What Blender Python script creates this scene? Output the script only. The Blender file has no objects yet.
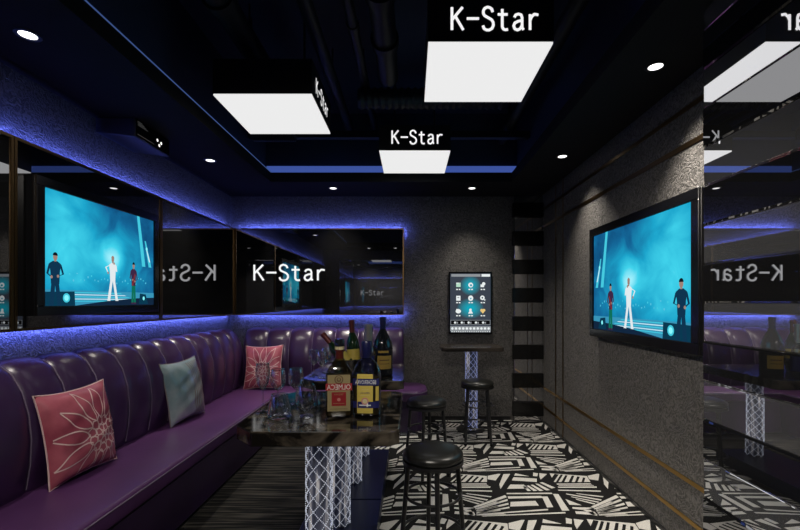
import bpy, bmesh, math, random
from mathutils import Vector, Matrix
random.seed(7)
PI = math.pi
S = bpy.context.scene
C = S.collection
EYE = 1.364            # camera height
F = 425.0              # focal length in pixels of the 800 px wide frame

# ------------------------------------------------------------------ materials
def mat(name):
    m = bpy.data.materials.new(name); m.use_nodes = True
    nt = m.node_tree; nt.nodes.clear()
    out = nt.nodes.new('ShaderNodeOutputMaterial')
    return m, nt, out
def N(nt, typ, **kw):
    n = nt.nodes.new(typ)
    for k, v in kw.items():
        if k.startswith('i_'): n.inputs[k[2:].replace('_', ' ')].default_value = v
        else: setattr(n, k, v)
    return n
def c4(c): return (c[0], c[1], c[2], 1.0)
def pbr(name, col, rough=.5, metal=0., emit=None, estr=0., spec=.5, coat=0.):
    m, nt, out = mat(name)
    b = N(nt, 'ShaderNodeBsdfPrincipled')
    b.inputs['Base Color'].default_value = c4(col)
    b.inputs['Roughness'].default_value = rough
    b.inputs['Metallic'].default_value = metal
    b.inputs['Specular IOR Level'].default_value = spec
    b.inputs['Coat Weight'].default_value = coat
    if emit:
        b.inputs['Emission Color'].default_value = c4(emit)
        b.inputs['Emission Strength'].default_value = estr
    nt.links.new(b.outputs[0], out.inputs[0])
    return m
def emis(name, col, st):
    m, nt, out = mat(name)
    e = N(nt, 'ShaderNodeEmission'); e.inputs[0].default_value = c4(col); e.inputs[1].default_value = st
    nt.links.new(e.outputs[0], out.inputs[0]); return m
def noise_pbr(name, c1, c2, scale=(1, 1, 1), nscale=5., rough=.5, bump=0., bscale=40., lo=.35, hi=.65, metal=0., detail=6., dist=0., spec=.5, bdist=.01):
    m, nt, out = mat(name); L = nt.links.new
    tc = N(nt, 'ShaderNodeTexCoord'); mp = N(nt, 'ShaderNodeMapping'); mp.inputs['Scale'].default_value = scale
    L(tc.outputs['Object'], mp.inputs[0])
    nz = N(nt, 'ShaderNodeTexNoise'); nz.inputs['Scale'].default_value = nscale; nz.inputs['Detail'].default_value = detail
    nz.inputs['Distortion'].default_value = dist
    L(mp.outputs[0], nz.inputs['Vector'])
    cr = N(nt, 'ShaderNodeValToRGB')
    cr.color_ramp.elements[0].position = lo; cr.color_ramp.elements[0].color = c4(c1)
    cr.color_ramp.elements[1].position = hi; cr.color_ramp.elements[1].color = c4(c2)
    L(nz.outputs['Fac'], cr.inputs[0])
    b = N(nt, 'ShaderNodeBsdfPrincipled'); b.inputs['Roughness'].default_value = rough; b.inputs['Metallic'].default_value = metal
    b.inputs['Specular IOR Level'].default_value = spec
    L(cr.outputs[0], b.inputs['Base Color'])
    if bump:
        n2 = N(nt, 'ShaderNodeTexNoise'); n2.inputs['Scale'].default_value = bscale; n2.inputs['Detail'].default_value = 4
        L(mp.outputs[0], n2.inputs['Vector'])
        bp = N(nt, 'ShaderNodeBump'); bp.inputs['Strength'].default_value = bump; bp.inputs['Distance'].default_value = bdist
        L(n2.outputs['Fac'], bp.inputs['Height']); L(bp.outputs[0], b.inputs['Normal'])
    L(b.outputs[0], out.inputs[0]); return m

def wall_mat():
    """dark grey wallpaper with embossed swirling scratches"""
    m, nt, out = mat('embossed_grey_wallpaper'); L = nt.links.new
    tc = N(nt, 'ShaderNodeTexCoord')
    nz = N(nt, 'ShaderNodeTexNoise'); nz.inputs['Scale'].default_value = 7.; nz.inputs['Detail'].default_value = 3
    L(tc.outputs['Object'], nz.inputs['Vector'])
    mx = N(nt, 'ShaderNodeMixRGB'); mx.inputs[0].default_value = .28
    L(tc.outputs['Object'], mx.inputs[1]); L(nz.outputs['Color'], mx.inputs[2])
    w = N(nt, 'ShaderNodeTexWave'); w.inputs['Scale'].default_value = 18.; w.inputs['Distortion'].default_value = 9.
    w.inputs['Detail'].default_value = 3.; w.inputs['Detail Scale'].default_value = 1.6; w.bands_direction = 'DIAGONAL'
    L(mx.outputs[0], w.inputs['Vector'])
    v = N(nt, 'ShaderNodeTexNoise'); v.inputs['Scale'].default_value = 75.; v.inputs['Detail'].default_value = 4; v.inputs['Roughness'].default_value = .7
    L(tc.outputs['Object'], v.inputs['Vector'])
    ad = N(nt, 'ShaderNodeMath', operation='ADD'); wm = N(nt, 'ShaderNodeMath', operation='MULTIPLY_ADD'); wm.inputs[1].default_value = .5; wm.inputs[2].default_value = .22
    L(w.outputs['Fac'], wm.inputs[0]); L(wm.outputs[0], ad.inputs[0])
    vm = N(nt, 'ShaderNodeMath', operation='MULTIPLY'); vm.inputs[1].default_value = 1.05; L(v.outputs['Fac'], vm.inputs[0]); L(vm.outputs[0], ad.inputs[1])
    cr = N(nt, 'ShaderNodeValToRGB')
    cr.color_ramp.elements[0].position = .35; cr.color_ramp.elements[0].color = (.009, .0085, .008, 1)
    cr.color_ramp.elements[1].position = 1.45; cr.color_ramp.elements[1].color = (.23, .215, .20, 1)
    ml = N(nt, 'ShaderNodeMath', operation='MULTIPLY'); ml.inputs[1].default_value = .62
    L(ad.outputs[0], ml.inputs[0]); L(ml.outputs[0], cr.inputs[0])
    cr.color_ramp.elements[0].position = .22; cr.color_ramp.elements[1].position = .9
    b = N(nt, 'ShaderNodeBsdfPrincipled'); b.inputs['Roughness'].default_value = .6; b.inputs['Specular IOR Level'].default_value = .35
    L(cr.outputs[0], b.inputs['Base Color'])
    bp = N(nt, 'ShaderNodeBump'); bp.inputs['Strength'].default_value = .75; bp.inputs['Distance'].default_value = .012
    L(ad.outputs[0], bp.inputs['Height']); L(bp.outputs[0], b.inputs['Normal'])
    L(b.outputs[0], out.inputs[0]); return m

def mirror_mat(name, refl, veil, vc=(.5, .5, .52)):
    m, nt, out = mat(name); L = nt.links.new
    g = N(nt, 'ShaderNodeBsdfGlossy'); g.inputs['Color'].default_value = c4(refl); g.inputs['Roughness'].default_value = 0.
    d = N(nt, 'ShaderNodeBsdfDiffuse'); d.inputs['Color'].default_value = c4([x * veil for x in vc])
    a = N(nt, 'ShaderNodeAddShader'); L(g.outputs[0], a.inputs[0]); L(d.outputs[0], a.inputs[1])
    L(a.outputs[0], out.inputs[0]); return m

def glass_mat(name, tint, refl=.5, base=.03):
    m, nt, out = mat(name); L = nt.links.new
    t = N(nt, 'ShaderNodeBsdfTransparent'); t.inputs[0].default_value = c4(tint)
    g = N(nt, 'ShaderNodeBsdfGlossy'); g.inputs['Color'].default_value = (1, 1, 1, 1); g.inputs['Roughness'].default_value = .02
    lw = N(nt, 'ShaderNodeLayerWeight'); lw.inputs['Blend'].default_value = .5
    mr = N(nt, 'ShaderNodeMapRange'); mr.inputs['To Min'].default_value = base; mr.inputs['To Max'].default_value = refl
    L(lw.outputs['Facing'], mr.inputs['Value'])
    mx = N(nt, 'ShaderNodeMixShader'); L(mr.outputs[0], mx.inputs[0]); L(t.outputs[0], mx.inputs[1]); L(g.outputs[0], mx.inputs[2])
    L(mx.outputs[0], out.inputs[0]); return m

def screen_mat():
    """concert haze on a television: blue to cyan clouds"""
    m, nt, out = mat('concert_haze_screen'); L = nt.links.new
    tc = N(nt, 'ShaderNodeTexCoord')
    mp = N(nt, 'ShaderNodeMapping'); mp.inputs['Scale'].default_value = (1.4, 1.0, 1.0)
    L(tc.outputs['UV'], mp.inputs[0])
    nz = N(nt, 'ShaderNodeTexNoise'); nz.inputs['Scale'].default_value = 3.2; nz.inputs['Detail'].default_value = 5; nz.inputs['Distortion'].default_value = .6
    L(mp.outputs[0], nz.inputs['Vector'])
    sx = N(nt, 'ShaderNodeSeparateXYZ'); L(tc.outputs['UV'], sx.inputs[0])
    # brightness: bright in the upper left, dim to the right and bottom
    def gauss(cx, cy, sx_, sy_):
        a = N(nt, 'ShaderNodeMath', operation='SUBTRACT'); L(sx.outputs[0], a.inputs[0]); a.inputs[1].default_value = cx
        a2 = N(nt, 'ShaderNodeMath', operation='DIVIDE'); L(a.outputs[0], a2.inputs[0]); a2.inputs[1].default_value = sx_
        a3 = N(nt, 'ShaderNodeMath', operation='POWER'); L(a2.outputs[0], a3.inputs[0]); a3.inputs[1].default_value = 2
        b = N(nt, 'ShaderNodeMath', operation='SUBTRACT'); L(sx.outputs[1], b.inputs[0]); b.inputs[1].default_value = cy
        b2 = N(nt, 'ShaderNodeMath', operation='DIVIDE'); L(b.outputs[0], b2.inputs[0]); b2.inputs[1].default_value = sy_
        b3 = N(nt, 'ShaderNodeMath', operation='POWER'); L(b2.outputs[0], b3.inputs[0]); b3.inputs[1].default_value = 2
        s = N(nt, 'ShaderNodeMath', operation='ADD'); L(a3.outputs[0], s.inputs[0]); L(b3.outputs[0], s.inputs[1])
        n = N(nt, 'ShaderNodeMath', operation='MULTIPLY'); L(s.outputs[0], n.inputs[0]); n.inputs[1].default_value = -1
        e = N(nt, 'ShaderNodeMath', operation='EXPONENT'); L(n.outputs[0], e.inputs[0]); return e
    g1 = gauss(.12, .75, .2, .7); g2 = gauss(.42, .42, .45, .36); g3 = gauss(.56, .52, .10, .16)
    def add(p, q, k):
        t = N(nt, 'ShaderNodeMath', operation='MULTIPLY_ADD'); L(q.outputs[0], t.inputs[0]); t.inputs[1].default_value = k
        L(p.outputs[0], t.inputs[2]); return t
    base = N(nt, 'ShaderNodeMath', operation='MULTIPLY_ADD'); L(nz.outputs['Fac'], base.inputs[0]); base.inputs[1].default_value = .6; base.inputs[2].default_value = -.14
    t = add(add(add(base, g1, .38), g2, .34), g3, .42)
    cr = N(nt, 'ShaderNodeValToRGB'); el = cr.color_ramp.elements
    el[0].position = 0.; el[0].color = (.004, .035, .12, 1)
    el[1].position = 1.; el[1].color = (.45, .92, 1., 1)
    for p, c in ((.22, (.007, .13, .30, 1)), (.45, (.012, .36, .58, 1)), (.68, (.05, .62, .80, 1))):
        e = el.new(p); e.color = c
    L(t.outputs[0], cr.inputs[0])
    em = N(nt, 'ShaderNodeEmission'); em.inputs[1].default_value = 1.05; L(cr.outputs[0], em.inputs[0])
    L(em.outputs[0], out.inputs[0]); return m

def column_core_mat():
    m, nt, out = mat('lit_crystal_core'); L = nt.links.new
    tc = N(nt, 'ShaderNodeTexCoord'); mp = N(nt, 'ShaderNodeMapping'); mp.inputs['Scale'].default_value = (30, 30, 2.5)
    L(tc.outputs['Object'], mp.inputs[0])
    nz = N(nt, 'ShaderNodeTexNoise'); nz.inputs['Scale'].default_value = 1.4; nz.inputs['Detail'].default_value = 3
    L(mp.outputs[0], nz.inputs['Vector'])
    cr = N(nt, 'ShaderNodeValToRGB'); el = cr.color_ramp.elements
    el[0].position = .42; el[0].color = (.004, .005, .010, 1); el[1].position = .74; el[1].color = (.60, .56, .53, 1)
    e = el.new(.56); e.color = (.03, .033, .055, 1)
    L(nz.outputs['Fac'], cr.inputs[0])
    b = N(nt, 'ShaderNodeBsdfPrincipled'); b.inputs['Roughness'].default_value = .15; b.inputs['Metallic'].default_value = .3
    b.inputs['Base Color'].default_value = (.09, .095, .12, 1)
    L(cr.outputs[0], b.inputs['Emission Color']); b.inputs['Emission Strength'].default_value = .75
    L(b.outputs[0], out.inputs[0]); return m

M = {}
M['wall'] = wall_mat()
M['soffit'] = pbr('charcoal_ceiling_paint', (.025, .0245, .027), .8, spec=.1)
M['void'] = pbr('navy_black_ceiling_void', (.034, .046, .105), .8)
M['pipe'] = pbr('black_painted_pipe', (.010, .011, .016), .45)
M['floor'] = pbr('black_floor', (.012, .012, .013), .5)
M['gold'] = pbr('brushed_brass', (.50, .30, .09), .3, 1.)
M['darkgold'] = pbr('dark_unlit_gold', (.16, .10, .045), .35, 1.)  # same gold, with its unlit tone put into the colour
M['blackmetal'] = pbr('black_metal', (.012, .012, .013), .35, spec=.6)
M['blackgloss'] = pbr('black_gloss_plastic', (.006, .006, .007), .18)
M['blackleather'] = pbr('black_leather', (.012, .012, .011), .32, spec=.6)
M['leather'] = noise_pbr('purple_leather', (.034, .013, .053), (.052, .021, .080), nscale=3., rough=.30, bump=.06, bscale=260, bdist=.003, spec=.7)
M['leatherseat'] = noise_pbr('purple_seat_leather', (.075, .024, .098), (.10, .034, .13), nscale=2.5, rough=.40, bump=.06, bscale=260, bdist=.003, spec=.5)
M['piping'] = pbr('pale_piping_highlight', (.20, .155, .23), .35)  # pale tone also carries the highlights of the backrest seams
M['steel'] = pbr('chrome', (.7, .7, .72), .18, 1.)
M['mirror_dark'] = mirror_mat('smoked_mirror', (.30, .30, .31), .012)
M['mirror_clear'] = mirror_mat('clear_mirror', (.82, .82, .84), .13)
M['mirror_black'] = mirror_mat('black_mirror', (.30, .30, .31), .02)
M['mirror_grey'] = mirror_mat('grey_mirror', (.55, .55, .56), .35)
M['strip_grey'] = mirror_mat('grey_mirror_strip', (.50, .49, .49), .10)
M['strip_black'] = pbr('gloss_black_strip', (.006, .006, .006), .2)
M['panel'] = emis('light_panel_diffuser', (1, 1, 1), .84)
M['letters'] = emis('white_lit_letters', (1, 1, 1), .92)
M['lamp'] = emis('downlight_lens', (1, .98, .95), 3.)
M['led'] = emis('blue_led_strip', (.12, .17, 1.), 75.)
M['led_low'] = emis('blue_led_strip_low', (.12, .17, 1.), 62.)
M['cove'] = emis('blue_cove_glow', (.045, .085, .33), 1.)
M['coveline'] = emis('thin_blue_line', (.08, .15, .42), .5)
M['screen'] = screen_mat()
M['crystal_core'] = column_core_mat()
M['bead'] = pbr('crystal_bead', (.45, .47, .52), .12, .0, (.75, .8, .95), .42)
M['beadblue'] = pbr('crystal_bead_blue', (.55, .6, .8), .1, .0, (.30, .36, .75), .5)
M['basemirror'] = pbr('midnight_blue_gloss', (.0045, .007, .032), .3, spec=.3)
M['glass'] = glass_mat('clear_glass', (.985, .985, .985), .8, .06)
M['glassrim'] = glass_mat('glass_edge', (.8, .85, .9), .9, .25)
M['bottleglass'] = glass_mat('amber_bottle_glass', (.55, .52, .40), .6, .06)
M['palebottle'] = glass_mat('pale_bottle_glass', (.55, .56, .60), .6, .06)
M['greenglass'] = pbr('green_bottle_glass', (.010, .028, .010), .08, spec=.8)
M['darkglass'] = pbr('dark_bottle_glass', (.010, .012, .016), .08, spec=.8)
def flat(name, c, r=.5, m=0.): M[name] = pbr(name, c, r, m); return M[name]
flat('label_tan', (.33, .265, .13)); flat('label_red', (.40, .025, .03)); flat('label_darkred', (.30, .012, .02))
flat('label_yellow', (.58, .45, .09)); flat('label_blue', (.013, .016, .11)); flat('label_white', (.8, .8, .78))
flat('label_cream', (.62, .55, .32)); flat('label_gold', (.40, .26, .06), .35); flat('brown_ink', (.09, .035, .02))
flat('foil_red', (.11, .018, .012), .3, .3); flat('foil_blue', (.008, .010, .055), .3); flat('cap_silver', (.55, .52, .46), .3, .9)
flat('liquor', (.10, .075, .03), .15); flat('label_pink', (.55, .22, .20))
def flatE(name, c, s=1.): M[name] = emis(name, c, s)
flatE('suit_white', (.85, .92, .95), .9); flatE('suit_navy', (.005, .035, .08), 1); flatE('skin_stage', (.35, .22, .18), 1)
flatE('hair_dark', (.005, .008, .015), 1); flatE('jacket_plum', (.05, .02, .06), 1); flatE('trousers_green', (.005, .16, .10), 1)
flatE('stage_dark', (.006, .02, .05), 1); flatE('stage_floor', (.04, .30, .48), 1); flatE('stage_white', (.6, .85, .95), 1)
flatE('spot_cyan', (.25, .95, 1.), 1.); flatE('beam_cyan', (.06, .6, .75), 1.); flatE('speaker_blue', (.003, .04, .08), 1)
flatE('guitar_red', (.25, .03, .03), 1); flatE('crowd_cyan', (.10, .55, .75), 1)
flatE('ui_slate', (.045, .055, .075), 1); flatE('ui_cyan', (.01, .30, .42), 1); flatE('ui_mid', (.02, .15, .22), 1); flatE('ui_white', (.8, .85, .85), 1)
flatE('ui_grey', (.28, .30, .32), 1); flatE('ui_black', (.004, .004, .005), 1); flatE('ui_gold', (.8, .55, .2), 1); flatE('ui_green', (.45, .7, .55), 1)
M['pink'] = noise_pbr('pink_satin', (.36, .06, .10), (.62, .16, .21), nscale=5, rough=.38, spec=.5)
M['pinkline'] = pbr('pale_stitch', (.85, .62, .60), .5)
M['teal'] = noise_pbr('silver_teal_satin', (.22, .34, .38), (.55, .60, .62), nscale=4, rough=.28, metal=.3, spec=.6)
M['tealline'] = pbr('silver_brown_weave', (.30, .25, .24), .4, .3)
M['carpet_black'] = noise_pbr('black_carpet_pile', (.010, .010, .010), (.02, .02, .02), nscale=150, rough=.95, bump=.3, bscale=300, bdist=.003, spec=.1)
M['carpet_white'] = noise_pbr('ivory_carpet_pile', (.56, .54, .50), (.72, .70, .65), nscale=150, rough=.95, bump=.3, bscale=300, bdist=.003, spec=.1)
M['rug'] = noise_pbr('streaked_dark_rug', (.008, .008, .008), (.115, .104, .088), scale=(1.5, 30, 1), nscale=1.6, rough=.9, lo=.46, hi=.78, detail=5, spec=.15)
M['marble'] = noise_pbr('brown_black_marble', (.008, .007, .006), (.17, .14, .105), scale=(1.5, 2.4, 1.5), nscale=3.2, rough=.09, lo=.47, hi=.74, detail=8, dist=1.4)
M['topwood'] = noise_pbr('dark_bar_top', (.02, .016, .013), (.07, .055, .045), scale=(1, 6, 6), nscale=4, rough=.25)
M['acbody'] = pbr('dark_blue_grey_plastic', (.06, .062, .085), .4)
M['dot'] = emis('indicator_light', (1, .97, .92), 1.2)
M['print'] = emis('small_grey_print', (.5, .5, .5), .12)

# ------------------------------------------------------------------ mesh builder
class MB:
    def __init__(s): s.v = []; s.f = []; s.m = []; s.uv = None
    def add(s, vs, fs, mi=0):
        o = len(s.v); s.v += [tuple(v) for v in vs]; s.f += [tuple(i + o for i in f) for f in fs]
        s.m += [mi] * len(fs) if isinstance(mi, int) else list(mi)
        return s
    def box(s, a, b, mi=0):
        x0, y0, z0 = a; x1, y1, z1 = b
        vs = [(x0, y0, z0), (x1, y0, z0), (x1, y1, z0), (x0, y1, z0), (x0, y0, z1), (x1, y0, z1), (x1, y1, z1), (x0, y1, z1)]
        return s.add(vs, [(0, 3, 2, 1), (4, 5, 6, 7), (0, 1, 5, 4), (1, 2, 6, 5), (2, 3, 7, 6), (3, 0, 4, 7)], mi)
    def prism(s, poly, z0, z1, mi=0):
        n = len(poly)
        vs = [(x, y, z0) for x, y in poly] + [(x, y, z1) for x, y in poly]
        fs = [tuple(range(n - 1, -1, -1)), tuple(range(n, 2 * n))] + [(i, (i + 1) % n, n + (i + 1) % n, n + i) for i in range(n)]
        return s.add(vs, fs, mi)
    def lathe(s, prof, n=24, mi=0, c=(0, 0), sx=1., sy=1., close=True, p=2.):
        vs = []; fs = []; ms = []
        for r, z in prof:
            for k in range(n):
                a = 2 * PI * k / n; ca, sa = math.cos(a), math.sin(a)
                if p != 2.:
                    q = (abs(ca) ** p + abs(sa) ** p) ** (-1 / p); ca *= q; sa *= q
                vs.append((c[0] + r * sx * ca, c[1] + r * sy * sa, z))
        for i in range(len(prof) - 1):
            for k in range(n):
                k2 = (k + 1) % n
                fs.append((i * n + k, i * n + k2, (i + 1) * n + k2, (i + 1) * n + k))
                ms.append(mi if isinstance(mi, int) else mi[i])
        m0 = mi if isinstance(mi, int) else mi[0]; m1 = mi if isinstance(mi, int) else mi[-1]
        if close:
            if prof[0][0] > 1e-5: fs.append(tuple(range(n - 1, -1, -1))); ms.append(m0)
            if prof[-1][0] > 1e-5: fs.append(tuple((len(prof) - 1) * n + k for k in range(n))); ms.append(m1)
        return s.add(vs, fs, ms)
    def tube(s, pts, r, n=10, mi=0, closed=False, caps=True):
        pts = [Vector(p) for p in pts]; rings = []; vs = []; fs = []
        m = len(pts)
        for i, p in enumerate(pts):
            if closed: d = pts[(i + 1) % m] - pts[i - 1]
            else: d = pts[min(i + 1, m - 1)] - pts[max(i - 1, 0)]
            d.normalize(); up = Vector((0, 0, 1)) if abs(d.z) < .95 else Vector((1, 0, 0))
            a = d.cross(up).normalized(); b = d.cross(a).normalized()
            rr = r[i] if isinstance(r, (list, tuple)) else r
            for k in range(n):
                t = 2 * PI * k / n; vs.append(p + a * math.cos(t) * rr + b * math.sin(t) * rr)
        for i in range(m if closed else m - 1):
            j = (i + 1) % m
            for k in range(n): fs.append((i * n + k, i * n + (k + 1) % n, j * n + (k + 1) % n, j * n + k))
        if caps and not closed:
            fs.append(tuple(range(n - 1, -1, -1))); fs.append(tuple((m - 1) * n + k for k in range(n)))
        return s.add(vs, fs, mi)
    def build(s, name, mats, parent=None, smooth=False, bevel=0., seg=2, ang=35, loc=None, merge=False):
        me = bpy.data.meshes.new(name)
        bm = bmesh.new(); vv = [bm.verts.new(v) for v in s.v]
        for f, mi in zip(s.f, s.m):
            try:
                fc = bm.faces.new([vv[i] for i in f]); fc.material_index = mi
            except ValueError: pass
        if merge: bmesh.ops.remove_doubles(bm, verts=bm.verts, dist=1e-5)
        bmesh.ops.recalc_face_normals(bm, faces=bm.faces) if not getattr(s, 'keep', False) else None
        if bevel:
            es = [e for e in bm.edges if len(e.link_faces) == 2 and e.calc_face_angle(0) > math.radians(ang)]
            bmesh.ops.bevel(bm, geom=es, offset=bevel, segments=seg, affect='EDGES', profile=.5, clamp_overlap=True)
        if smooth:
            lim = math.radians(smooth if smooth is not True else 40)
            for f in bm.faces: f.smooth = True
            for e in bm.edges:
                if len(e.link_faces) == 2 and e.calc_face_angle(0) > lim: e.smooth = False
        bm.to_mesh(me); bm.free()
        for m in (mats if isinstance(mats, (list, tuple)) else [mats]): me.materials.append(m)
        if s.uv:
            ul = me.uv_layers.new(name='UVMap')
            for p in me.polygons:
                for li in p.loop_indices: ul.data[li].uv = s.uv(me.vertices[me.loops[li].vertex_index].co)
        o = bpy.data.objects.new(name, me); C.objects.link(o)
        if parent: o.parent = parent
        if loc: o.location = loc
        return o
def tag(o, label, cat, group=None, kind=None):
    o['label'] = label; o['category'] = cat
    if group: o['group'] = group
    if kind: o['kind'] = kind
    return o
def thing(name, label, cat, loc=(0, 0, 0), rz=0., group=None):
    o = bpy.data.objects.new(name, None); C.objects.link(o); o.empty_display_size = .1
    o.location = loc; o.rotation_euler = (0, 0, rz); return tag(o, label, cat, group)
def struct(o): o['kind'] = 'structure'; return o
def dup(root, label, loc=None, rot=None, group=None):
    r = root.copy(); C.objects.link(r); r['label'] = label
    if loc is not None: r.location = loc
    if rot is not None: r.rotation_euler = rot
    if group: r['group'] = group
    for ch in list(root.children):
        c = ch.copy(); C.objects.link(c); c.parent = r
        for g in list(ch.children):
            d = g.copy(); C.objects.link(d); d.parent = c
    return r

# ------------------------------------------------------------------ lettering drawn as strokes
GL = {
 'K': [[(0, 0), (0, 1)], [(.47, 1), (0, .44)], [(.15, .6), (.5, 0)]],
 '-': [[(-.02, .5), (.52, .5)]],
 'S': [[(.45, .78), (.41, .91), (.32, .98), (.22, 1), (.1, .95), (.04, .84), (.04, .72), (.1, .62), (.25, .54), (.4, .45), (.47, .34), (.48, .2), (.42, .07), (.3, 0), (.18, 0), (.07, .06), (.02, .2)]],
 't': [[(.2, .92), (.2, .14), (.25, .04), (.34, .01), (.45, .03)], [(.0, .68), (.44, .68)]],
 'a': [[(.06, .55), (.12, .66), (.24, .7), (.36, .66), (.4, .54), (.4, .1), (.47, .01)], [(.4, .42), (.22, .38), (.08, .31), (.03, .18), (.08, .05), (.2, 0), (.32, .06), (.4, .2)]],
 'r': [[(.08, 0), (.08, .69)], [(.08, .42), (.15, .58), (.27, .69), (.45, .66)]],
}
def kstar(parent, org, right, up, h, adv, th=.12, mi=0, off=.0):
    org, right, up = Vector(org), Vector(right).normalized(), Vector(up).normalized()
    nrm = right.cross(up); xs = adv / .69 * 1.03
    for i, ch in enumerate('K-Star'):
        mb = MB()
        for st in GL[ch]:
            P = [((i * adv + x * xs) * h, y * h) for x, y in st]; w = th * h / 2
            for (x0, y0), (x1, y1) in zip(P, P[1:]):
                d = Vector((x1 - x0, y1 - y0)); l = d.length; d /= l; n = Vector((-d.y, d.x)) * w
                q = [(x0 - n.x, y0 - n.y), (x1 - n.x, y1 - n.y), (x1 + n.x, y1 + n.y), (x0 + n.x, y0 + n.y)]
                mb.add([org + right * a + up * b + nrm * off for a, b in q], [(0, 1, 2, 3)], mi)
            for x, y in P[1:-1]:
                mb.add([org + right * (x + w * math.cos(2 * PI * k / 10)) + up * (y + w * math.sin(2 * PI * k / 10)) + nrm * off for k in range(10)], [tuple(range(10))], mi)
        mb.build('letter', M['letters'], parent)
def text_mesh(txt, size, mirror=False, width=None):
    """returns vertices (2-D) and faces of a line of lettering, centred on x"""
    cu = bpy.data.curves.new('tmp_text', 'FONT'); cu.body = txt; cu.size = size; cu.align_x = 'CENTER'; cu.resolution_u = 2
    ob = bpy.data.objects.new('tmp_text', cu); C.objects.link(ob)
    dg = bpy.context.evaluated_depsgraph_get(); me = bpy.data.meshes.new_from_object(ob.evaluated_get(dg))
    vs = [(v.co.x, v.co.y) for v in me.vertices]; fs = [tuple(p.vertices) for p in me.polygons]
    bpy.data.objects.remove(ob); bpy.data.meshes.remove(me); bpy.data.curves.remove(cu)
    if width:
        w = max(v[0] for v in vs) - min(v[0] for v in vs); vs = [(x * width / w, y) for x, y in vs]
    if mirror: vs = [(-x, y) for x, y in vs]; fs = [f[::-1] for f in fs]
    return vs, fs

# ------------------------------------------------------------------ the room
XL, XR, YB, YF, ZS, ZC = -2.08, 1.5, 4.90, -.35, 2.58, 3.3
OX0, OX1, OY0, OY1 = -1.42, 1.02, .25, 4.30        # opening in the dropped ceiling
struct(MB().box((XL - .1, YF - .1, -.1), (XR + .1, YB + .1, 0)).build('floor', M['floor']))
struct(MB().box((XL - .1, YF, 0), (XL, YB, ZS)).build('wall_left', M['wall']))
struct(MB().box((XL - .1, YB, 0), (XR + .1, YB + .1, ZS)).build('wall_back', M['wall']))
struct(MB().box((XR, YF, 0), (XR + .1, YB, ZS)).build('wall_right', M['wall']))
struct(MB().box((XL - .1, YF - .1, 0), (XR + .1, YF, ZS)).build('wall_front', M['wall']))
so = MB(); t = .095
so.box((XL - .1, YF - .1, ZS), (OX0, YB + .1, ZS + t)); so.box((OX1, YF - .1, ZS), (XR + .1, YB + .1, ZS + t))
so.box((OX0, OY1, ZS), (OX1, YB + .1, ZS + t)); so.box((OX0, YF - .1, ZS), (OX1, OY0, ZS + t))
struct(so.build('ceiling_border', M['soffit']))
cv = MB(); g = .07
cv.box((OX0 - g - .05, OY0 - g, ZS + t), (OX0 - g, OY1 + g, ZC)); cv.box((OX1 + g, OY0 - g, ZS + t), (OX1 + g + .05, OY1 + g, ZC))
cv.box((OX0 - g - .05, OY1 + g, ZS + t), (OX1 + g + .05, OY1 + g + .05, ZC)); cv.box((OX0 - g - .05, OY0 - g - .05, ZS + t), (OX1 + g + .05, OY0 - g, ZC))
cv.box((OX0 - g - .05, OY0 - g - .05, ZC), (OX1 + g + .05, OY1 + g + .05, ZC + .05))
struct(cv.build('ceiling', M['void']))
# skirting below the right wall, brass inlay lines
struct(MB().box((XR - .012, 1.78, 0), (XR, 4.75, .03)).build('baseboard_right', M['blackmetal']))
struct(MB().box((-.05, YB - .012, 0), (1.14, YB, .05)).build('baseboard_back', M['blackmetal']))
k = 0
for z, w, m in ((2.415, .028, 'darkgold'), (2.215, .032, 'darkgold'), (.398, .026, 'gold'), (.185, .026, 'gold')):  # upper lines are the gold darkened in colour, as if unlit
    k += 1
    struct(MB().box((XR - .006, 1.78, z - w / 2), (XR, 4.79, z + w / 2)).build('trim_%d' % k, M[m], bevel=.002, seg=1))
for y in (4.19, 4.40):
    k += 1
    struct(MB().box((XR - .006, y - .012, .03), (XR - .0003, y + .012, ZS)).build('trim_%d' % k, M['darkgold'], bevel=.002, seg=1))

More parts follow.
